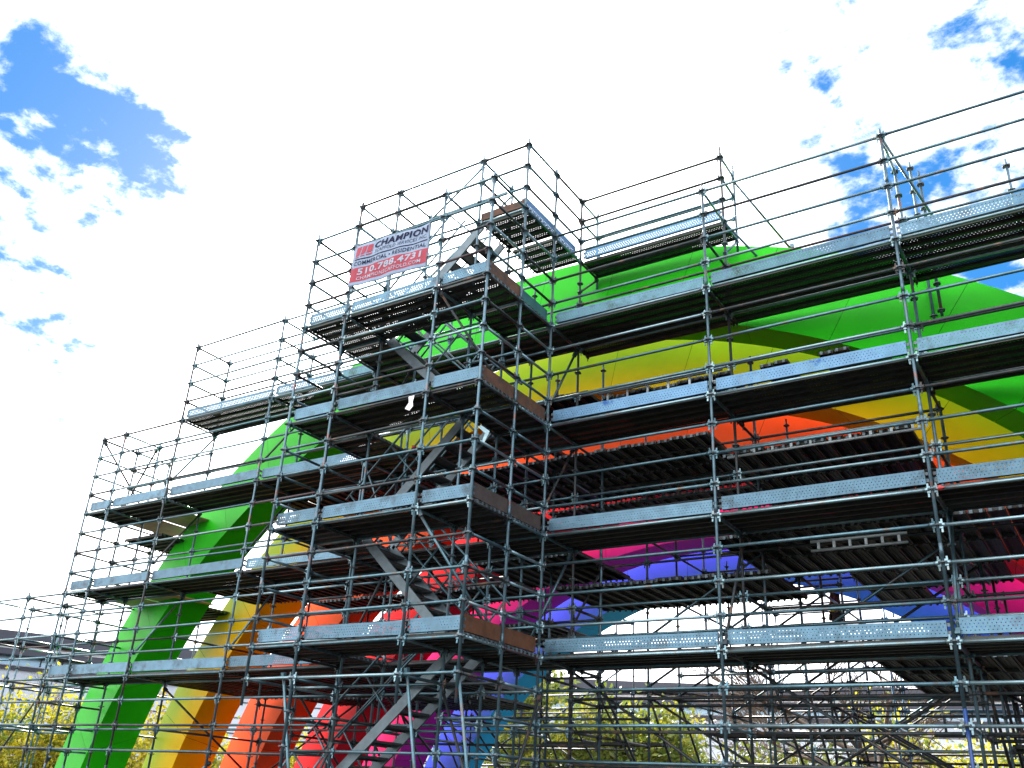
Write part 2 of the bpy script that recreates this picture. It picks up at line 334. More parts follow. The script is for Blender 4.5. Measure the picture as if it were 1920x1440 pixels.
def m_plank(L, holes=True, w=0.235, h=0.0042):
    k = ('plank', round(L, 2), holes, w, h)
    if k not in _cache:
        mb = MB(); d = 0.058; e = 0.03
        nx = max(4, int((L - 2 * e) / 0.05)); rows = 4; m0 = 0.022
        if holes:
            x0 = e; dx = (L - 2 * e) / nx; dy = (w - 2 * m0) / rows
            for (ya, yb) in ((0, m0), (w - m0, w)):
                i = mb.add([(x0, ya, 0), (L - e, ya, 0), (L - e, yb, 0), (x0, yb, 0)]); mb.face((i, i + 1, i + 2, i + 3))
            for a in range(nx):
                for b in range(rows):
                    xa, xb = x0 + a * dx, x0 + (a + 1) * dx; ya, yb = m0 + b * dy, m0 + (b + 1) * dy
                    xm, ym = (xa + xb) / 2 + (dx * .22 if b % 2 else -dx * .22), (ya + yb) / 2
                    i = mb.add([(xa, ya, 0), (xb, ya, 0), (xb, yb, 0), (xa, yb, 0), (xm - h, ym - h, 0), (xm + h, ym - h, 0), (xm + h, ym + h, 0), (xm - h, ym + h, 0)])
                    for q in ((0, 1, 5, 4), (1, 2, 6, 5), (2, 3, 7, 6), (3, 0, 4, 7)): mb.face([i + t for t in q])
        else:
            i = mb.add([(e, 0, 0), (L - e, 0, 0), (L - e, w, 0), (e, w, 0)]); mb.face((i, i + 1, i + 2, i + 3))
            for r in range(1, 4):
                y = w * r / 4; mb.box((e, y - .006, -0.012), (L - e, y + .006, -0.0015))
        for y0, y1, yl in ((0, 0.003, 0.028), (w - 0.003, w, w - 0.028)):          # folded side flanges with inward lips
            mb.box((e, y0, -d), (L - e, y1, -0.0012)); mb.box((e, min(y0, yl), -d - .003), (L - e, max(y1, yl), -d))
        for x0, x1 in ((e - .004, e), (L - e, L - e + .004)): mb.box((x0, 0, -d), (x1, w, 0))
        for x, s in ((e, -1), (L - e, 1)):                                           # hooks over the cross bar
            for yy in (0.03, w - 0.075):
                mb.box((min(x, x + s * .055), yy, -0.030), (max(x, x + s * .055), yy + .045, -0.022), 1)
                mb.box((min(x + s * .047, x + s * .055), yy, -0.075), (max(x + s * .047, x + s * .055), yy + .045, -0.030), 1)
        _cache[k] = mb.mesh('plank_%.2f' % L); _cache[k].materials.append(PLANK); _cache[k].materials.append(HOOK)
    return _cache[k]
QX = Quaternion()
QY = Quaternion((0, 0, 1), math.pi / 2)
QTOE = Quaternion((1, 0, 0), math.pi / 2)

def steel():
    r = random.random()
    return STEEL_D if r < 0.22 else STEEL_L if r > 0.80 else PURP if r > 0.775 else STEEL
def post(t, x, y, z0, z1, single=True, m=None):
    o = put('upright_post', m_post(z1 - z0), t, (x, y, z0), mat=m or (STEEL_D if random.random() < .2 else POST))
    zs = []; z = math.ceil(z0 * 2 - 1e-6) / 2
    while z <= z1 + 1e-6: zs.append(z); z += 0.5
    zs = [z for z in zs if z > z0 + 0.02]
    if single:
        for z in zs:
            r = bpy.data.objects.new('rosette', ROS); COL.objects.link(r); r.parent = o; r.location = (0, 0, z - z0); r.rotation_euler = (0, 0, random.uniform(0, .3))
    else:
        r = bpy.data.objects.new('rosettes', m_rosettes([z - z0 for z in zs])); COL.objects.link(r); r.parent = o; r['kind'] = 'stuff'
        if not r.data.materials: r.data.materials.append(CAST)
    return o
def wob(): return Quaternion((0, 1, 0), random.gauss(0, .0016)) @ Quaternion((0, 0, 1), random.gauss(0, .0016)) @ Quaternion((1, 0, 0), random.uniform(-.25, .25))
def railx(t, x0, x1, y, z, name='rail', m=None): return put(name, m_rail(x1 - x0), t, (x0, y, z + random.gauss(0, .003)), QX @ wob(), m or steel())
def raily(t, x, y0, y1, z, name='cross_bar', m=None): return put(name, m_rail(y1 - y0), t, (x, y0, z + random.gauss(0, .003)), QY @ wob(), m or steel())
def tube(t, p, q, name='diagonal_brace', r=0.024, m=None):
    p, q = Vector(p), Vector(q); L = (q - p).length; k = ('tube', round(L, 2), r)
    if k not in _cache:
        mb = MB(); mb.tube((0, 0, 0), (0, 0, L), r, 8)
        for z in (0.0, L): mb.obox((0, 0, z), (0.032, 0, 0), (0, 0.03, 0), (0, 0, 0.045))      # end couplers
        _cache[k] = mb.mesh('brace_%.2f' % L)
    return put(name, _cache[k], t, p, (q - p).to_track_quat('Z', 'Y'), m or (STEEL_D if random.random() < .5 else STEEL))
def deckx(t, x0, x1, y0, y1, z, holes=True, m=None):
    n = max(1, int(round((y1 - y0 - 0.10) / 0.245))); p = (y1 - y0 - 0.12) / n
    for k in range(n):
        put('deck_plank', m_plank(x1 - x0, holes), t, (x0, y0 + 0.10 + k * p + random.uniform(-.004, .004), z + 0.075 + random.uniform(-.003, .003)), QX, m or (PLANK_D if random.random() < .45 else PLANK))
def toex(t, x0, x1, y, z, holes=True, m=None, tilt=None):
    tilt = random.uniform(-0.03, 0.03) if tilt is None else tilt
    q = Quaternion((0, 1, 0), tilt * 0.35) @ QTOE
    put('toe_board', m_plank(x1 - x0 - 0.10, holes, 0.205, 0.0062), t, (x0 + 0.05, y + .01, z + 0.098), q, m or TOE)

def timber(t, p, q, h, m, name='timber_board', th=0.042):
    p, q = Vector(p), Vector(q); d = q - p; L = d.length; mb = MB(); n = 8
    for k in range(n + 1):
        s = 0.012 * math.sin(math.pi * k / n) * random.choice((-1, 1)); x = L * k / n
        for y, z in ((-th / 2, 0), (th / 2, 0), (th / 2, h), (-th / 2, h)): mb.v.append((x, y + s * .3, z + random.uniform(-.002, .002)))
    for k in range(n):
        for c in range(4): mb.face((4 * k + c, 4 * k + 4 + c, 4 * k + 4 + (c + 1) % 4, 4 * k + (c + 1) % 4))
    mb.face((3, 2, 1, 0)); e = 4 * n; mb.face((e, e + 1, e + 2, e + 3))
    return put(name, mb.mesh(name), t, p, Vector((d.x, d.y, 0)).to_track_quat('X', 'Z'), m)

XR = [0.0, 3.05, 6.1, 9.15, 12.2]
XL = [-13.55, -12.63, -10.46, -7.38, -4.27]
XT = [-4.27, -3.2, -1.07, 0.0]
YB = 1.05
LEV = (0, 2, 4, 6)
def frange(a, b, s=0.5):
    r = []; z = a
    while z <= b + 1e-6: r.append(round(z, 3)); z += s
    return r

# ---- right wing
tR = thing('scaffold', 'long galvanised scaffold wing with four deck levels right of the stair tower', 'scaffold', (0, 0, GZ), 'scaffold sections around the arches')
for x in XR[1:]:
    if x == 6.1:
        post(tR, x, 0, GZ, -0.8, m=BLUEP); post(tR, x, 0, -0.8, 8.0)
    else: post(tR, x, 0, GZ, 8.0)
    post(tR, x, YB, GZ, 9.6 if x == 3.05 else 8.0)
post(tR, 0, YB, GZ, 9.5)
for a, b in zip(XR[:-1], XR[1:]):
    for z in frange(-3.5, 8.0):
        if z in (-3.0, -2.5, -2.0): continue
        m = STEEL_L if z in LEV else None
        railx(tR, a, b, 0, z, m=m)
        if z in LEV or z in (-3.5, -1.5, -0.75): railx(tR, a, b, YB, z)
    for z in (-1.0, -0.5): railx(tR, a, b, YB, z, m=STEEL_D)
    for z in (0.5, 1.0, 2.5, 3.0, 4.5, 5.0, 6.5, 7.0): railx(tR, a, b, YB, z)
for z in frange(8.5, 9.5): railx(tR, 0, 3.05, YB, z)
for x in XR:
    for z in LEV + (-1.0, -3.5):
        raily(tR, x, 0, YB, z)
for x in XR[1:]:
    for z in (8.0,): raily(tR, x, 0, YB, z, m=STEEL_L)
for z in (7.0,): raily(tR, 3.05, 0, YB, z)
for li, z in enumerate(LEV):
    for bi, (a, b) in enumerate(zip(XR[:-1], XR[1:])):
        deckx(tR, a, b, 0, YB, z)
        mt = TOE_TEAL if (li, bi) == (1, 0) else TOE_BLUE if (li, bi) in ((2, 1), (2, 0)) else TOE
        toex(tR, a, b, 0.045, z, m=mt)
# extra planks on side brackets behind the back row
for z, a, b, y1 in ((6, 0.0, 3.05, 1.45), (6, 3.05, 6.1, 1.45), (6, 6.1, 9.15, 1.45), (4, 3.05, 6.1, 1.42), (4, 6.1, 9.15, 1.42), (0, 0.0, 3.05, 1.5), (0, 3.05, 6.1, 1.5), (2, 3.05, 6.1, 1.4)):
    put('deck_plank', m_plank(b - a, True), tR, (a, YB + .06, z + .072), QX, PLANK_D)
    if z in (6, 0): put('deck_plank', m_plank(b - a, True, 0.10), tR, (a, YB + .31, z + .072), QX, PLANK_D)
    for x in (a + .03, b - .03): put('bracket', m_rail(0.38), tR, (x, YB, z - .01), QY, STEEL_D)
# upper bracket platform at the back
deckx(tR, 0, 3.05, YB, YB + 0.72, 8.0); toex(tR, 0, 3.05, YB + 0.03, 8.0, m=TOE_BLUE)
for x in (0.0, 3.05):
    put('upright_post', m_post(1.9), tR, (x, YB + 0.72, 7.75), mat=POST)
    raily(tR, x, YB, YB + 0.72, 8.0); raily(tR, x, YB, YB + 0.72, 9.5, m=STEEL_L); raily(tR, x, YB, YB + 0.72, 9.0)
    tube(tR, (x, YB, 7.3), (x, YB + 0.7, 7.95), 'bracket_strut')
for z in (8.5, 9.0): railx(tR, 0, 3.05, YB + 0.72, z)
# loose upright ends beyond the rail
for x, y, z0, z1 in ((6.26, 1.77, 4.9, 8.5), (6.40, 1.62, 5.4, 8.15), (7.72, 1.77, 4.9, 8.0)): post(tR, x, y, z0, z1)
tube(tR, (3.05, 1.05, 8.0), (3.75, 3.1, 7.2), m=STEEL); tube(tR, (3.05, 1.77, 9.4), (3.8, 3.1, 8.2), m=STEEL); 
for a, b in (((3.75, 3.05, 6.7), (3.75, 3.05, 8.4)), ((4.2, 3.3, 6.8), (4.2, 3.3, 8.1))): tube(tR, a, b, 'stub_post', m=POST)
tube(tR, (6.1, 0.02, 8.0), (6.75, 2.6, 6.9), m=STEEL_L)
for z0, a, b in ((-2.0, 0, 3.05), (-2.0, 3.05, 6.1), (-2.0, 9.15, 6.1), (-3.9, 3.05, 0.0)): tube(tR, (a, YB + .05, z0 + 1.95), (b, YB + .05, z0), m=STEEL_D)
for x in XR[1:]: tube(tR, (x + .05, YB, 1.95), (x + .05, 0.02, 0.12))

# ---- left wing (two rows, steps down to the left)
tL = thing('scaffold', 'galvanised scaffold wing stepping down in height left of the stair tower', 'scaffold', (-8, 0, GZ), 'scaffold sections around the arches')
TOPL = {-13.55: 6.0, -12.63: 6.0, -10.46: 8.0, -7.38: 8.0}
for x in XL[:-1]:
    post(tL, x, 0, GZ, TOPL[x]); post(tL, x, YB, GZ, TOPL[x] - (0.0 if x < -8 else 0.5))
for a, b in zip(XL[:-1], XL[1:]):
    top = min(TOPL[a], TOPL.get(b, 8.0)) if a > -12.7 and a != -12.63 else 6.0
    if a == -10.46: top = 8.0
    for z in frange(-3.5, top):
        if z in (-3.0, -2.0): continue
        railx(tL, a, b, 0, z)
        if z % 1 == 0 or z > top - 1.2: railx(tL, a, b, YB, z)
    for z in LEV:
        if z > top - 1.5: continue
        deckx(tL, a, b, 0, YB, z, holes=(z == 6)); toex(tL, a, b, 0.045, z, holes=(z == 6 or a > -8))
for x in XL:
    for z in frange(-3.5, TOPL.get(x, 8.0)):
        if x in (-13.55, -12.63) or z in LEV or z >= TOPL.get(x, 8) - 1.5:
            if x == -12.63 and z not in LEV and z < 5.9: continue
            raily(tL, x, 0, YB, z)
for x in (-13.55,):
    for y in (2.1, 4.1): post(tL, x, y, GZ, 6.0 if y < 3 else 4.0)
    for z in frange(-3.5, 6.0):
        raily(tL, x, YB, 2.1, z)
    for z in (-1, 0, 1, 2, 3, 4): raily(tL, x, 2.1, 4.1, z)
for z in (2.0, 4.0): 
    for k, xx in enumerate((-13.4, -12.2)): put('plywood_sheet', (lambda mm: mm)(_cache.setdefault('ply', (lambda q: (q.box((0, 0, 0), (1.17, 1.3, 0.018)), q.mesh('plywood'))[1])(MB()))), tL, (xx, 1.15, z + 0.03 + k * .02), mat=PLY)
deckx(tL, -13.55, -11.5, 2.3, 3.9, 2.0, holes=False); deckx(tL, -13.55, -12.0, 1.15, 3.4, 3.6, holes=False)
tube(tL, (-13.5, 2.05, 4.1), (-13.5, 0.05, 5.9)); tube(tL, (-13.55, 1.0, 4.4), (-12.7, 1.0, 5.9))
for a, b, z in ((-10.46, -7.38, -3.7), (-7.38, -4.27, -3.7), (-13.55, -12.63, -3.7)): tube(tL, (a, .05, z), (b, .05, z + 2.0), m=STEEL)
for x in (-10.46, -7.38):
    for z in (0.1, 2.1, 4.1): tube(tL, (x + .05, 0.05, z + .4), (x + .05, YB - .03, z + 1.8))

# ---- low scaffold at the far left
tF = thing('scaffold', 'low open scaffold bay without decks at the far left edge', 'scaffold', (-16.6, 0, GZ), 'scaffold sections around the arches')
for x in (-16.6, -15.1):
    for y in (0, 1.05, 2.1): post(tF, x, y, GZ, 2.0 if (x < -16 or y < 2) else 1.5)
for y in (0, 1.05, 2.1):
    for z in frange(-3.5, 2.0):
        if y and z % 1: continue
        railx(tF, -16.6, -15.1, y, z); railx(tF, -15.1, -13.55, y, z)
for x in (-16.6, -15.1):
    for z in (2.0, 1.0, 0.0, -1.0, -2.0): raily(tF, x, 0, 1.05, z); raily(tF, x, 1.05, 2.1, z)
tube(tF, (-15.1, 2.1, -0.5), (-13.6, 2.1, 1.5)); tube(tF, (-16.6, 1.05, -1.8), (-15.1, 1.05, 0.0))

# ---- stair tower
tT = thing('stair_tower', 'tall projecting scaffold stair tower carrying the company banner', 'scaffold', (-2.1, -1.07, GZ), 'scaffold sections around the arches')
YF, YG = -2.13, -1.07
post(tT, 0, YF, -0.9, 8.0); post(tT, -1.07, YF, -0.9, 8.0); post(tT, -3.2, YF, GZ, 8.0); post(tT, -4.27, YF, -0.9, 8.0)
for x in XT: post(tT, x, YG, GZ, 9.5)
post(tT, 0, 0, GZ, 9.5); post(tT, -1.07, 0, GZ, 9.5, single=False); post(tT, -3.2, 0, GZ, 9.5, single=False); post(tT, -4.27, 0, GZ, 9.5)
for x in XT[:-1]: post(tT, x, YB, GZ, 7.5, single=False)
for a, b in zip(XT[:-1], XT[1:]):
    for z in frange(-0.5, 8.0): railx(tT, a, b, YF, z, m=STEEL_L if (z == -0.5 and random.random() < .8) else None)
    for z in frange(-3.5, 9.5):
        if z in LEV or z in (-0.5, -1.5, -3.5) or z >= 8.5: railx(tT, a, b, YG, z)
        elif a == -4.27 or b == 0.0:
            if z % 1 == 0 or z > 0: railx(tT, a, b, YG, z) if z % 1 == 0 else None
        if z in LEV or z in (-1.0, -3.5, -0.5) or 0 < z < 8: railx(tT, a, b, 0, z)
        if z in LEV or z in (-1.0, 1.0, 3.0, 5.0, 0.5, 2.5, 4.5, 6.5, 7.0): railx(tT, a, b, YB, z)
for a, b in ((-3.2, -1.07), (-4.27, -3.2)):
    for z in (8.5, 9.0, 9.5): railx(tT, a, b, 0, z) if a == -3.2 else None
for x in (0.0, -4.27):
    for z in frange(-0.5, 8.0): raily(tT, x, YF, YG, z)
    for z in frange(-3.5, 9.5):
        if z in (-3.0, -2.5, -2.0): continue
        raily(tT, x, YG, 0, z)
for z in (8.0, 8.5, 9.0, 9.5): raily(tT, 0.0, 0, YB, z)
for x in (-1.07, -3.2):
    for z in LEV + (-0.5, 8.0): raily(tT, x, YF, YG, z)
    for z in LEV + (-1.0, 9.5, 9.0): raily(tT, x, YG, 0, z)
    raily(tT, x, 0, YB, 6.0)
for x in XT[:-1]:
    for z in LEV: 
        if not (x in (-1.07, -3.2) and z == 6): raily(tT, x, 0, YB, z)
for z in LEV:
    for a, b in zip(XT[:-1], XT[1:]):
        deckx(tT, a, b, YF, YG, z); toex(tT, a, b, YF + .045, z)
        deckx(tT, a, b, 0, YB, z)
    for a, b in ((-4.27, -3.2), (-1.07, 0.0)): deckx(tT, a, b, YG, 0, z)
deckx(tT, -1.07, 0.0, YG, 0, 8.0); deckx(tT, -1.07, 0.0, 0, YB, 8.0); timber(tT, (-1.05, YG + .05, 8.09), (-0.02, YG + .05, 8.09), 0.16, WOOD_B)
for z in (0.1, 2.1, 4.1): tube(tT, (-4.2, -0.03, z + (0 if z != 2.1 else 1.8)), (-3.25, -0.03, z + (1.8 if z != 2.1 else 0))); tube(tT, (-1.02, YB - .04, z), (-0.05, YB - .04, z + 1.8)); tube(tT, (-3.15, YB - .04, z + 1.8), (-1.1, YB - .04, z))
# timber toe boards on the right hand side
for z, m in ((0, WOOD), (2, WOOD_G), (4, WOOD_B), (6, WOOD_B)): timber(tT, (-0.05, YF + .05, z + .09), (-0.05, (-0.06 if z < 6 else YG), z + .09), 0.235, m)
put('toe_board', m_plank(0.95, True), tT, (-0.045, YG + 0.05, 6.082), QY @ QTOE, TOE)
put('toe_board', m_plank(1.95, True), tT, (-0.045, YG + 0.05, 8.082), QY @ QTOE, TOE_BLUE)
# rakers and props below the hanging front row
for x in (-3.45, -0.95, -0.03): tube(tT, (x, YF + .04, -0.45), (x + 0.06, YG - 0.1, GZ), 'raking_prop', m=STEEL)
tube(tT, (-4.27, YG, -3.6), (-3.2, YG, -1.4)); tube(tT, (-3.15, -0.02, -1.6), (-1.1, -0.02, -3.7)); tube(tT, (-1.07, YG + .04, -0.6), (0, YG + .04, -3.0), m=STEEL_D); tube(tT, (0.05, -0.02, -0.6), (0.05, YG, -2.6), m=STEEL_D)
for z in (0.15, 4.15): tube(tT, (-1.05, YF + .10, z + 1.8), (-0.20, YF + .9, z + .15))
tube(tT, (-1.12, YG + .05, 9.4), (-3.1, YG + .05, 8.0), m=STEEL_L); tube(tT, (-1.12, 0.05, 9.4), (-3.1, 0.05, 8.0), m=STEEL_L)
# stair flights
def flight(x0, x1, z0, z1, ya, yb):
    fl = MB(); L = Vector((x1 - x0, 0, z1 - z0)); n = L.normalized(); up = Vector((-n.z, 0, n.x)); up = up if up.z > 0 else -up
    name = 'stair_flight'
    root = put(name, (lambda q: (q.box((-.05, -.05, -.02), (.05, .05, .02)), q.mesh('stair_foot'))[1])(MB()), tT, (x0, (ya + yb) / 2, z0 + .02), mat=STAIR); root['_w'] = (x0, (ya + yb) / 2, z0 + .02)
    for y in (ya, yb):
        mb = MB(); mb.obox(L / 2, L / 2, (0, .02, 0), up * .085); put('stringer', mb.mesh('stringer'), root, (x0, y, z0), mat=STAIR)
        mb = MB()
        a = Vector((0, 0, 0)) + up * .95 + n * .1; b = L + up * .95 - n * .1
        mb.tube(a, b, .021, 8); mb.tube(a - up * .45, b - up * .45, .019, 8)
        for f in (0.08, 0.5, 0.92): mb.tube(L * f, L * f + up * .95, .019, 8)
        put('handrail', mb.mesh('handrail'), root, (x0, y, z0), mat=STEEL)
    k = 9; tm = MB(); tm.box((-.11, .025, -.02), (.11, yb - ya - .025, .015)); tm.box((-.115, .025, -.05), (-.105, yb - ya - .025, .012)); tmm = tm.mesh('tread')
    for i in range(1, k): put('tread', tmm, root, (x0 + L.x * i / k, ya, z0 + L.z * i / k), mat=STAIR_D)
ya, yb = -0.92, -0.18
flight(-3.35, -1.0, -2.0, 0.05, ya, yb); flight(-5.0, -3.35, GZ, -2.0, ya, yb)
flight(-1.05, -3.15, 0.08, 2.05, ya, yb); flight(-3.15, -1.1, 2.08, 4.05, ya, yb); flight(-1.05, -3.15, 4.08, 6.05, ya, yb); flight(-3.15, -1.1, 6.08, 8.05, ya, yb)

# ---- birdcage scaffold under and behind the arches
tI = thing('birdcage_scaffold', 'dense scaffold of posts and braces standing underneath the arches', 'scaffold', (0, 6, GZ), 'scaffold sections around the arches')
XI = [-12.63, -10.46, -7.38, -4.27, -1.07, 0.0, 3.05, 6.1, 9.15]
YI = [2.1, 4.1, 5.6, 7.2, 8.7, 11.2, 12.3]
H = {}
for y in YI:
    for x in XI:
        if y in (2.1, 5.6) and x not in (-7.38, -1.07, 0.0, 3.05, 6.1, 9.15): continue
        if x == -1.07 and y > 5: continue
        if not inside(x, y, GZ): continue
        z = GZ + .1; top = 6.0 if y < 10 else 3.0
        while z < top and inside(x, y, z + .25, .12): z += 0.25
        z = math.floor(z * 2) / 2
        if z < -2: continue
        H[(x, y)] = z; post(tI, x, y, GZ, z, single=False)
LZ = [-3.5, -2.5, -1.5, -1.0, -0.5, 0.0, 0.5, 1.0, 2.0, 2.5, 3.0, 4.0, 4.5, 5.0]
for y in YI:
    xs = [x for x in XI if (x, y) in H]
    for a, b in zip(xs[:-1], xs[1:]):
        if b - a > 3.3: continue
        for z in LZ:
            if z <= min(H[(a, y)], H[(b, y)]) and random.random() < ((0.85 if y < 10 else 0.9) if z > 0.2 else 0.36): railx(tI, a, b, y, z, m=STEEL_D if random.random() < .6 else None)
        for z in (-3.6, -1.9):
            if random.random() < .55:
                p, q = (a, b) if random.random() < .5 else (b, a); tube(tI, (p, y + .04, z), (q, y + .04, z + 1.8), m=STEEL_D)
        if min(H[(a, y)], H[(b, y)]) > 2 and random.random() < .6: tube(tI, (a, y + .04, 0.1), (b, y + .04, 1.95))
for x in XI:
    ys = [YB] + [y for y in YI if (x, y) in H]
    for a, b in zip(ys[:-1], ys[1:]):
        if b - a > 3.3: continue
        top = min(H.get((x, a), 8), H.get((x, b), 8))
        for z in (-3.5, -2.0, -1.0, -0.5, 0.0, 1.0, 2.0, 3.0, 4.0):
            if z <= top and random.random() < (.7 if z > 0.2 else .4): raily(tI, x, a, b, z, m=STEEL_D if random.random() < .6 else None)
        if b - a > 1.2 and random.random() < .85: tube(tI, (x + .04, a, -0.15), (x + .04, b, -1.9), m=STEEL_D)
        if b - a > 1.2 and random.random() < .85: tube(tI, (x - .04, b, -1.6), (x - .04, a, -3.4), m=STEEL_D)
# decks of planks running front to back, trimmed round the arches
def decky(t, x0, x1, y0, y1, z, L=1.5):
    n = int((x1 - x0) / 0.255)
    for k in range(n):
        x = x0 + k * 0.255; y = y0 + random.uniform(-.06, .04)
        while y + L <= y1 + 0.3:
            ok = all(inside(xx, yy, zz, .05) for xx in (x, x + .24) for yy in (y, y + L / 2, y + L) for zz in (z, z + .1))
            if ok: put('deck_plank', m_plank(L, False), t, (x + .24, y, z + .075 + random.uniform(-.004, .004)), QY, PLANK_D if random.random() < .6 else PLANK)
            y += L
decky(tI, -6.0, 2.6, 1.55, 4.4, 3.98, 1.4); decky(tI, -5.0, 3.2, 4.55, 5.9, 3.98, 1.3); decky(tI, 2.7, 5.9, 1.28, 4.4, 3.42, 1.5)
decky(tI, -2.3, 0.0, 1.28, 3.4, 2.0, 2.1); decky(tI, -0.8, 3.5, 1.75, 3.9, 1.5, 2.1); decky(tI, 2.5, 9.0, 1.28, 4.3, 2.0); decky(tI, 3.9, 7.4, 4.4, 7.4, 2.0)
decky(tI, -9.3, -2.4, 3.05, 4.4, 2.0, 1.35); decky(tI, -9.0, -2.6, 4.6, 7.3, 1.5, 1.3); decky(tI, -10.5, -4.0, 4.5, 7.2, 0.0, 1.3)
decky(tI, -2.2, 0.3, 1.28, 2.9, 5.15, 1.6); decky(tI, 0.4, 5.6, 1.30, 2.95, 4.95, 1.6); decky(tI, -5.0, -1.6, 3.1, 4.4, 4.9, 1.3); decky(tI, -6.6, -3.0, 6.05, 7.3, 3.0, 1.2)
decky(tI, 4.8, 9.0, 1.3, 5.8, 0.0); decky(tI, -11.0, -2.8, 1.25, 4.2, 0.0); decky(tI, 1.5, 4.6, 8.95, 10.5, 1.42, 1.5)
decky(tI, -9.8, -4.4, 1.2, 2.8, 2.0); decky(tI, -8.2, -3.0, 1.2, 2.8, 4.0)
deckx(tI, 0.0, 3.05, 7.2, 7.75, -0.55, holes=False); deckx(tI, 6.1, 9.15, 4.1, 4.9, -0.95, holes=False); deckx(tI, -4.27, -1.2, 7.2, 7.75, -0.75, holes=False)
for x0, x1, y, z in ((-1.0, 1.9, 3.4, 4.0), (-1.0, 1.9, 6.2, 4.0), (2.3, 9.0, 2.0, 2.0), (-1.0, 2.1, 5.2, 2.0)): railx(tI, x0, x1, y, z - .03, 'bearer', STEEL_D)

# ---- ladder beams
def ladder_beam(label, p, q, h, n, m):
    p, q = Vector(p), Vector(q); L = (q - p).length
    t = thing('ladder_beam', label, 'beam', p, 'ladder beams hung in the scaffold'); qq = (q - p).to_track_quat('X', 'Z')
    for z, nm in ((0, 'bottom_chord'), (h, 'top_chord')):
        mb = MB(); mb.tube((0, 0, z), (L, 0, z), .024, 8); put(nm, mb.mesh(nm), t, p, qq, m)
    mb = MB(); mb.box((-.02, -.012, .02), (.02, .012, h - .02)); rm = mb.mesh('rung')
    for k in range(n): put('rung', rm, t, p + (q - p) * ((k + .5) / n), qq, m)
ladder_beam('long pale ladder beam below the yellow arch on the right', (2.85, 1.18, 3.36), (5.95, 1.18, 3.36), 0.15, 10, BEAM)
ladder_beam('short light grey ladder beam below the second right hand deck', (4.09, 1.25, 1.66), (5.5, 1.25, 1.66), 0.14, 6, BEAM)
ladder_beam('ladder beam with white rungs in front of the yellow arch', (0.40, 1.14, 4.80), (2.85, 1.14, 4.80), 0.20, 6, BEAM)
ladder_beam('dark ladder beam under the orange arch', (0.2, 3.3, 3.55), (4.4, 3.3, 3.55), 0.35, 12, STEEL_D)
ladder_beam('dark ladder beam low on the right near the yellow shrubs', (5.0, 4.3, -0.75), (9.0, 4.3, -0.75), 0.3, 11, STEEL_D)

# ---- company banner on the tower
W_, H_ = 1.83, 0.92
SIGN_W = mat('banner_white_vinyl', (0.25, 0.33, 0.46), 0.5, 0, (3, 0.04, 3), transl=0.25); SIGN_R = mat('banner_red_print', (0.38, 0.012, 0.045), 0.5, transl=0.25)
SIGN_N = mat('banner_navy_print', (0.006, 0.008, 0.035), 0.6, spec=0.1); SIGN_T = mat('banner_white_print', (0.36, 0.42, 0.52), 0.5, transl=0.25)
sign = thing('banner', 'white and red company banner tied to the top front of the stair tower', 'banner', (-3.16, YF - .045, 7.50))
sign.rotation_euler = (0, math.radians(1.9), 0)
def ripple(x, z): return 0.016 * math.sin(5.2 * x + 1.5 * z) + 0.009 * math.sin(12.5 * x - 4 * z + 1) + 0.010 * math.sin(7 * z + 2 * x)
def sgrid(x0, x1, z0, z1, nx, nz):
    g = MB()
    for j in range(nz + 1):
        for i in range(nx + 1): g.v.append((x0 + (x1 - x0) * i / nx, 0, z0 + (z1 - z0) * j / nz))
    for j in range(nz):
        for i in range(nx): k = j * (nx + 1) + i; g.face((k, k + 1, k + nx + 2, k + nx + 1), True)
    return g
def sput(name, mb_or_mesh, m, dz):
    me = mb_or_mesh.mesh(name) if isinstance(mb_or_mesh, MB) else mb_or_mesh
    for v in me.vertices: v.co.y += ripple(v.co.x, v.co.z)
    o = bpy.data.objects.new(name, me); COL.objects.link(o); o.parent = sign; o.location = (0, -dz, 0); me.materials.clear(); me.materials.append(m); return o
sh = sput('sheet', sgrid(0, W_, -H_, 0, 40, 20), SIGN_W, 0); sh.modifiers.new('thickness', 'SOLIDIFY').thickness = 0.002
sput('red_band', sgrid(0, W_, -0.90 * H_, -0.57 * H_, 40, 7), SIGN_R, 0.003)
mb = MB()
i = mb.add([(0.02 * W_, 0, -.40 * H_), (.22 * W_, 0, -.385 * H_), (.98 * W_, 0, -.37 * H_), (.98 * W_, 0, -.345 * H_), (.22 * W_, 0, -.365 * H_)]); mb.face((i, i + 1, i + 2, i + 3, i + 4)); sput('stripe', sgrid(0.03 * W_, .98 * W_, -.385 * H_, -.36 * H_, 40, 1), SIGN_N, 0.005)
def quad(mb, pts): k = mb.add([(u * W_, 0, -v * H_) for u, v in pts]); mb.face(range(k, k + len(pts)))
mb = MB()
quad(mb, [(.035, .30), (.085, .27), (.10, .06), (.035, .06)]); quad(mb, [(.10, .27), (.155, .25), (.175, .06), (.115, .06)]); quad(mb, [(.17, .25), (.25, .23), (.25, .06), (.19, .06)])
quad(mb, [(.035, .335), (.085, .325), (.085, .305), (.035, .315)]); quad(mb, [(.10, .32), (.155, .31), (.155, .285), (.10, .295)]); quad(mb, [(.17, .31), (.25, .30), (.25, .265), (.17, .28)])
sput('emblem', mb, SIGN_R, 0.006)
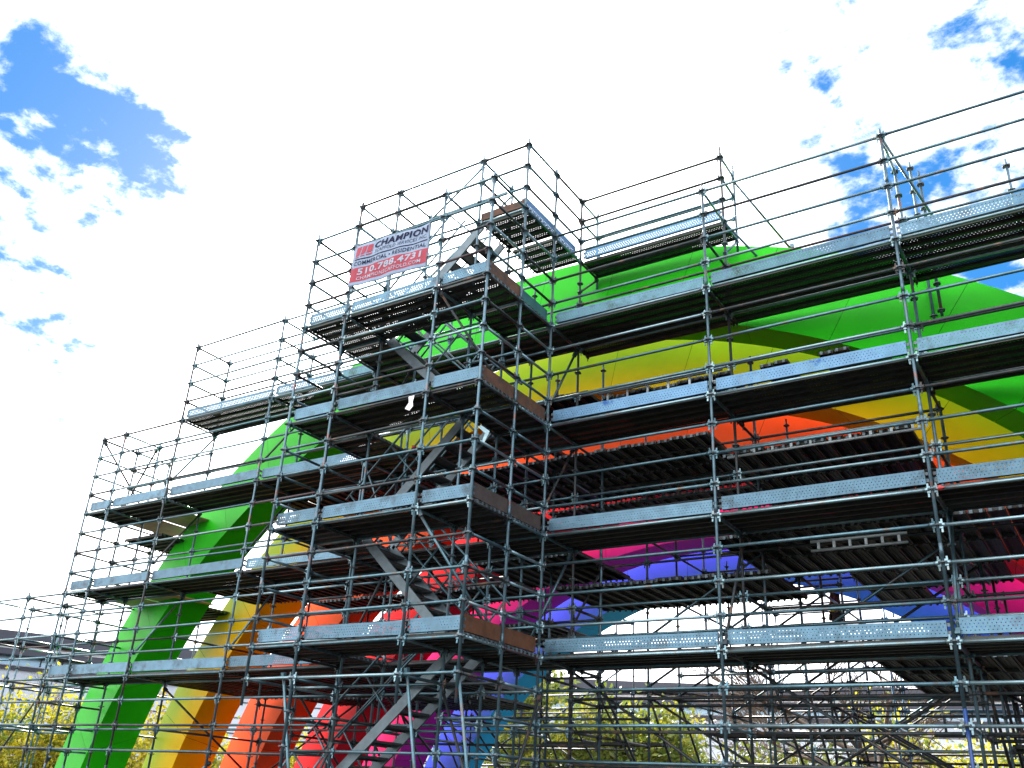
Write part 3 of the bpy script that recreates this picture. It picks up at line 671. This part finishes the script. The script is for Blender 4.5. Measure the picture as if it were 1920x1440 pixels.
def text(body, u0, u1, v0, v1, m, bold=0.0, shear=0.12):
    c = bpy.data.curves.new('lettering', 'FONT'); c.body = body; c.size = 1; c.shear = shear; c.offset = bold; c.resolution_u = 2; c.space_character = 1.08
    o = bpy.data.objects.new('lettering_tmp', c); COL.objects.link(o)
    bpy.context.view_layer.update()
    me = bpy.data.meshes.new_from_object(o.evaluated_get(bpy.context.evaluated_depsgraph_get())); bpy.data.objects.remove(o)
    xs = [v.co.x for v in me.vertices]; ys = [v.co.y for v in me.vertices]; x0, x1, y0, y1 = min(xs), max(xs), min(ys), max(ys)
    for v in me.vertices:
        v.co = Vector(((u0 + (v.co.x - x0) / (x1 - x0) * (u1 - u0)) * W_, 0, -(v1 + (v.co.y - y0) / (y1 - y0) * (v0 - v1)) * H_))
    sput('lettering', me, m, 0.008)
text('CHAMPION', .275, .985, .045, .20, SIGN_N, 0.03); text('SCAFFOLD SERVICES INC.', .29, .97, .235, .315, SIGN_N, 0.0)
text('COMMERCIAL \u2022 RESIDENTIAL', .03, .97, .425, .52, SIGN_N, 0.01, 0); text('510.788.4731', .09, .93, .60, .75, SIGN_T, 0.03, 0.05); text('CHAMPIONSCAFFOLD.COM', .09, .93, .79, .87, SIGN_T, 0.01, 0.05)

for x in (0.02, 0.5, 1.0, 1.5, 1.81):
    for z, e in ((-0.02, 0.10), (-H_ + .02, -0.09)):
        mb = MB(); mb.tube((x, 0.0, z), (x + random.uniform(-.03, .03), 0.05, z + e), 0.004, 5); mb.tube((x, -.004, z), (x, .004, z), .012, 8); sput('tie', mb, SIGN_T, 0.004)
# ---- small loose things
def tag_sheet(label, loc, pts, m, name='paper_tag', cat='tag'):
    mb = MB(); n = len(pts)
    for y in (0, .006):
        mb.add([(x, y + .02 * math.sin(8 * z), z) for x, z in pts])
    mb.face(range(n)); mb.face([2 * n - 1 - k for k in range(n)])
    for k in range(n): mb.face((k, n + k, n + (k + 1) % n, (k + 1) % n))
    tag(put(name, mb.mesh(name), None, loc, mat=m), label, cat)
tag_sheet('torn white paper tag hanging from the tower front rail', (-1.42, YF - .03, 3.98), [(0, 0), (.12, 0), (.11, -.12), (.13, -.2), (.06, -.27), (-.04, -.22), (.03, -.12)], PAPER)
tag_sheet('bent grey sheet metal piece inside the stair tower', (-0.35, -1.6, 3.45), [(0, 0), (.05, .03), (.25, -.12), (.16, -.3), (.1, -.3), (.16, -.14)], STEEL_L, 'metal_offcut', 'offcut')
for lab, p in (('red swivel coupler clamped inside the upper stair tower', (-2.1, -1.1, 3.55)), ('red coupler on the second deck rail of the right wing', (6.2, -0.02, 2.0))):
    mb = MB(); mb.tube((0, 0, -.03), (0, 0, .03), .034, 10); mb.box((.01, -.035, -.012), (.05, .035, .012)); mb.tube((.05, -.03, 0), (.05, .03, 0), .012, 6)
    tag(put('coupler', mb.mesh('coupler'), None, p, mat=REDC), lab, 'coupler', 'red couplers on the scaffold')

# ---- worker standing on an inner deck
SKIN = mat('skin', (0.32, 0.18, 0.12), 0.6); JACKET = mat('dark_red_jacket', (0.10, 0.015, 0.015), 0.85, 0, (14, 0.2, 4)); VEST = mat('yellow_vest', (0.55, 0.48, 0.04), 0.7, 0, (14, 0.1, 4)); TROUS = mat('dark_trousers', (0.05, 0.03, 0.03), 0.85, 0, (14, 0.2, 4)); HAT = mat('black_helmet', (0.012, 0.012, 0.014), 0.4)
PW = Vector((2.3, 9.6, 1.50))
pr_ = thing('person', 'person in dark red jacket and yellow vest standing on an inner deck', 'person', PW); pr_.rotation_euler = (0, 0, math.radians(-70))
def skinned(name, verts, edges, m, sub=1):
    me = bpy.data.meshes.new(name); me.from_pydata([v[:3] for v in verts], edges, [])
    o = bpy.data.objects.new(name + '_tmp', me); COL.objects.link(o)
    sk = o.modifiers.new('s', 'SKIN'); sk.use_smooth_shade = True
    me.skin_vertices[0].data[0].use_root = True
    for i, v in enumerate(verts): me.skin_vertices[0].data[i].radius = (v[3], v[4] if len(v) > 4 else v[3])
    ss = o.modifiers.new('u', 'SUBSURF'); ss.levels = sub; ss.render_levels = sub
    bpy.context.view_layer.update()
    em = bpy.data.meshes.new_from_object(o.evaluated_get(bpy.context.evaluated_depsgraph_get())); bpy.data.objects.remove(o)
    em.polygons.foreach_set('use_smooth', [True] * len(em.polygons)); em.materials.clear(); em.materials.append(m)
    q = bpy.data.objects.new(name, em); COL.objects.link(q); q.parent = pr_; return q
body = [(0, 0, .95, .15, .11), (0, 0, 1.18, .13, .10), (0, 0, 1.40, .17, .11), (0, 0, 1.50, .06), (0, -.01, 1.60, .075, .085), (0, -.01, 1.72, .075, .09)]
edg = [(0, 1), (1, 2), (2, 3), (3, 4), (4, 5)]
for s in (-1, 1):
    b = len(body); body += [(s * .21, 0, 1.40, .065), (s * .26, .02, 1.14, .05), (s * .20, -.18, 1.02, .038), (s * .17, -.26, 1.02, .035)]; edg += [(2, b), (b, b + 1), (b + 1, b + 2), (b + 2, b + 3)]
    for fi in range(4): k = len(body); body += [(s * .17 + (fi - 1.5) * .02, -.32, 1.03, .010), (s * .17 + (fi - 1.5) * .02, -.355, .995, .009)]; edg += [(b + 3, k), (k, k + 1)]
    k = len(body); body += [(s * .12, -.28, 1.0, .011)]; edg += [(b + 3, k)]
    b = len(body); body += [(s * .10, 0, .88, .10), (s * .11, -.02, .48, .07), (s * .11, .02, .10, .05), (s * .12, -.14, .05, .045, .04)]; edg += [(0, b), (b, b + 1), (b + 1, b + 2), (b + 2, b + 3)]
skinned('body', body, edg, SKIN)
skinned('jacket', [(0, 0, .90, .185, .14), (0, 0, 1.16, .175, .135), (0, 0, 1.40, .20, .14), (0, 0, 1.50, .09)] + [(s * .22, 0, 1.40, .085) for s in (-1, 1)] + [(s * .27, .02, 1.14, .07) for s in (-1, 1)] + [(s * .205, -.17, 1.025, .055) for s in (-1, 1)], [(0, 1), (1, 2), (2, 3), (2, 4), (2, 5), (4, 6), (5, 7), (6, 8), (7, 9)], JACKET)
skinned('vest', [(0, 0, .84, .20, .155), (0, 0, 1.02, .195, .15), (0, 0, 1.12, .19, .148)], [(0, 1), (1, 2)], VEST)
skinned('trousers', [(0, 0, .92, .17, .13), (.10, 0, .82, .11), (-.10, 0, .82, .11), (.11, -.02, .48, .085), (-.11, -.02, .48, .085), (.11, .02, .12, .07), (-.11, .02, .12, .07)], [(0, 1), (0, 2), (1, 3), (2, 4), (3, 5), (4, 6)], TROUS)
skinned('helmet', [(0, 0, 1.70, .12, .13), (0, 0, 1.78, .10, .11), (0, -.12, 1.69, .05, .02)], [(0, 1), (0, 2)], HAT, 2)

# ------------------------------------------------------------------ vegetation
LEAF_Y = mat('yellow_green_leaf', (0.46, 0.40, 0.018), 0.6, 0, (3, 0.35, 3), None, 0.1, ((0.10, 0.16, 0.02), 0.8, 0.46, 0.6), transl=0.45)
LEAF_G = mat('green_leaf', (0.11, 0.155, 0.018), 0.6, 0, (3, 0.35, 3), None, 0.1, ((0.34, 0.31, 0.03), 1.2, 0.5, 0.62), transl=0.4)
LEAF_D = mat('dark_green_leaf', (0.045, 0.075, 0.02), 0.6, 0, (3, 0.3, 3), None, 0.1, transl=0.25)
LEAF_B = mat('brown_leaf', (0.22, 0.13, 0.05), 0.7, 0, (3, 0.3, 3), None, 0.1, transl=0.3)
BARK = mat('bark', (0.13, 0.095, 0.07), 0.9, 0, (9, 0.3, 6), (14, 0.6))
def branches(mb, tips, p, d, L, r, depth, spread=0.6, n=3):
    q = p + d * L; mb.tube(p, q, r, 6 if r > .03 else 4, r * .68, caps=False)
    if depth == 0: tips.append(q); return
    for k in range(n):
        v = Vector((random.gauss(0, 1), random.gauss(0, 1), random.gauss(0.25, .7))).normalized()
        nd = (d + v * spread).normalized()
        branches(mb, tips, q if k else p + d * L * random.uniform(.7, 1), nd, L * random.uniform(.62, .86), r * .62, depth - 1, spread, n)
    tips.append(q)
def tree(name, label, cat, loc, trunk_h, r, depth, leaf=None, nleaf=0, lsize=.12, cr=0.9, group=None, spread=.6, L0=None):
    t = thing(name, label, cat, loc, group); tips = []; mb = MB(); p = Vector((0, 0, 0)); d = Vector((random.gauss(0, .05), random.gauss(0, .05), 1)).normalized()
    mb.tube(p, p + d * trunk_h, r, 8, r * .75, caps=False); tk = mb.mesh('trunk'); put('trunk', tk, t, loc, mat=BARK)
    mb = MB(); top = p + d * trunk_h
    for k in range(4):
        v = Vector((random.gauss(0, 1), random.gauss(0, 1), .9)).normalized(); branches(mb, tips, top - d * trunk_h * random.uniform(0, .35), v, L0 or trunk_h * .6, r * .55, depth, spread)
    put('limbs', mb.mesh('limbs'), t, loc, mat=BARK)
    if nleaf:
        lb = MB()
        for k in range(nleaf):
            c = random.choice(tips) + Vector((random.gauss(0, cr * .45), random.gauss(0, cr * .45), random.gauss(0, cr * .4)))
            a = Vector((random.gauss(0, 1), random.gauss(0, 1), random.gauss(0, 1))).normalized(); b = a.orthogonal().normalized(); s = lsize * random.uniform(.6, 1.3)
            i = lb.add([c - a * s, c + b * s * .5, c + a * s, c - b * s * .5]); lb.face((i, i + 1, i + 2, i + 3))
        put('crown', lb.mesh('crown'), t, loc, mat=leaf)
    return t
def shrub(label, loc, h, w, leaf, n, lsize, group):
    t = thing('shrub', label, 'shrub', loc, group); mb = MB(); lb = MB()
    for k in range(14):
        a = random.uniform(0, 6.28); q = Vector((math.cos(a) * w * random.uniform(.2, .8), math.sin(a) * w * random.uniform(.2, .8), h * random.uniform(.6, 1.0)))
        mb.tube((q.x * .12, q.y * .12, 0), q, .025, 5, .008, caps=False)
        for j in range(n // 14):
            f = random.uniform(.25, 1.08); c = q * f + Vector((random.gauss(0, .22 * w), random.gauss(0, .22 * w), random.gauss(0, .10 * h))); c.z = max(c.z, .05)
            a_ = Vector((random.gauss(0, 1), random.gauss(0, 1), random.gauss(0, 1))).normalized(); b_ = a_.orthogonal().normalized(); s = lsize * random.uniform(.6, 1.3)
            i = lb.add([c - a_ * s, c + b_ * s * .5, c + a_ * s, c - b_ * s * .5]); lb.face((i, i + 1, i + 2, i + 3))
    put('stems', mb.mesh('stems'), t, loc, mat=BARK); put('foliage', lb.mesh('foliage'), t, loc, mat=leaf)
random.seed(21)
tree('leafy_tree', 'yellow green leafy tree behind the scaffold right of the stair tower', 'tree', (-9.9, 19.3, GZ), 2.2, .16, 3, LEAF_G, 9000, .13, 1.1, 'leafy trees behind the scaffold', .7, 1.7)
tree('leafy_tree', 'smaller yellow green tree beside the larger leafy tree', 'tree', (-9.3, 22.2, GZ), 1.8, .13, 3, LEAF_G, 6000, .13, 1.0, 'leafy trees behind the scaffold', .7, 1.4)
tree('bare_tree', 'tall bare brown tree seen between the lower right scaffold posts', 'tree', (-0.4, 24.1, GZ), 4.3, .24, 5, group='bare trees behind the scaffold', spread=.62, L0=2.0)
tree('bare_tree', 'slim bare tree left of the tall bare tree', 'tree', (-5.3, 29.9, GZ), 2.4, .12, 5, group='bare trees behind the scaffold', spread=.6, L0=1.8)
tree('bare_tree', 'bare twiggy tree in front of the pale wall centre right', 'tree', (-8.7, 30.3, GZ), 2.4, .11, 5, group='bare trees behind the scaffold', spread=.65, L0=1.6)
tree('bare_tree', 'bare tree at the far left edge behind the low scaffold', 'tree', (-44.3, 17.8, GZ), 2.2, .12, 5, group='bare trees behind the scaffold', spread=.65, L0=1.6)
def shrubs(spots, h, w, leaf, n, ls, grp, labs):
    for k, p in enumerate(spots): shrub(labs[k], p, h * random.uniform(.85, 1.15), w * random.uniform(.9, 1.2), leaf, n, ls, grp)
G1 = 'shrubs along the background'
shrubs(((-32.5, 9.9, GZ), (-32.9, 12.3, GZ), (-33.2, 14.6, GZ)), 4.7, 1.7, LEAF_Y, 3200, .12, G1, ['bright yellow shrub at the far left edge behind the low scaffold', 'yellow green shrub just left of the green arch leg', 'yellow shrub hidden partly behind the foot of the green arch'])
shrubs(((-27.2, 13.3, GZ), (-26.1, 16.6, GZ), (-25.1, 19.7, GZ)), 4.6, 1.5, LEAF_Y, 2400, .12, G1, ['yellow shrub showing between the green and yellow arch legs', 'yellow shrub showing between the yellow and orange arch legs', 'yellow shrub showing between the orange and red arch legs'])
shrubs(((-11.9, 19.3, GZ), (-12.2, 21.6, GZ)), 4.2, 1.6, LEAF_Y, 3000, .12, G1, ['yellow shrub just right of the stair tower foot', 'yellow shrub under the leafy trees'])
shrubs(((-4.7, 22.6, GZ), (-4.3, 25.4, GZ), (-3.7, 28.3, GZ)), 4.0, 1.5, LEAF_G, 2600, .12, G1, ['olive shrub left of the bare trees', 'green shrub at the foot of the slim bare tree', 'dull green shrub between the two bare trees'])
shrubs(((0.3, 25.8, GZ), (1.1, 28.9, GZ), (2.2, 32.1, GZ), (4.0, 29.5, GZ)), 4.9, 1.7, LEAF_Y, 3600, .12, G1, ['yellow shrub just right of the tall bare tree', 'bright yellow shrub behind the blue painted post', 'bright yellow shrub right of the blue painted post', 'bright yellow shrub at the right edge'])
shrubs(((-3.1, 33.9, GZ), (-36.5, 15.0, GZ), (-15.4, 31.1, GZ)), 5.0, 2.2, LEAF_D, 2400, .14, G1, ['dark green shrub behind the tall bare tree', 'dark green shrub behind the yellow shrubs at left', 'dark green shrub behind the leafy trees'])
shrubs(((-35.5, 13.1, GZ), (-31.3, 18.3, GZ)), 4.4, 2.2, LEAF_B, 2200, .1, G1, ['brown twiggy shrub at the far left', 'brown twiggy shrub behind the yellow arch leg'])
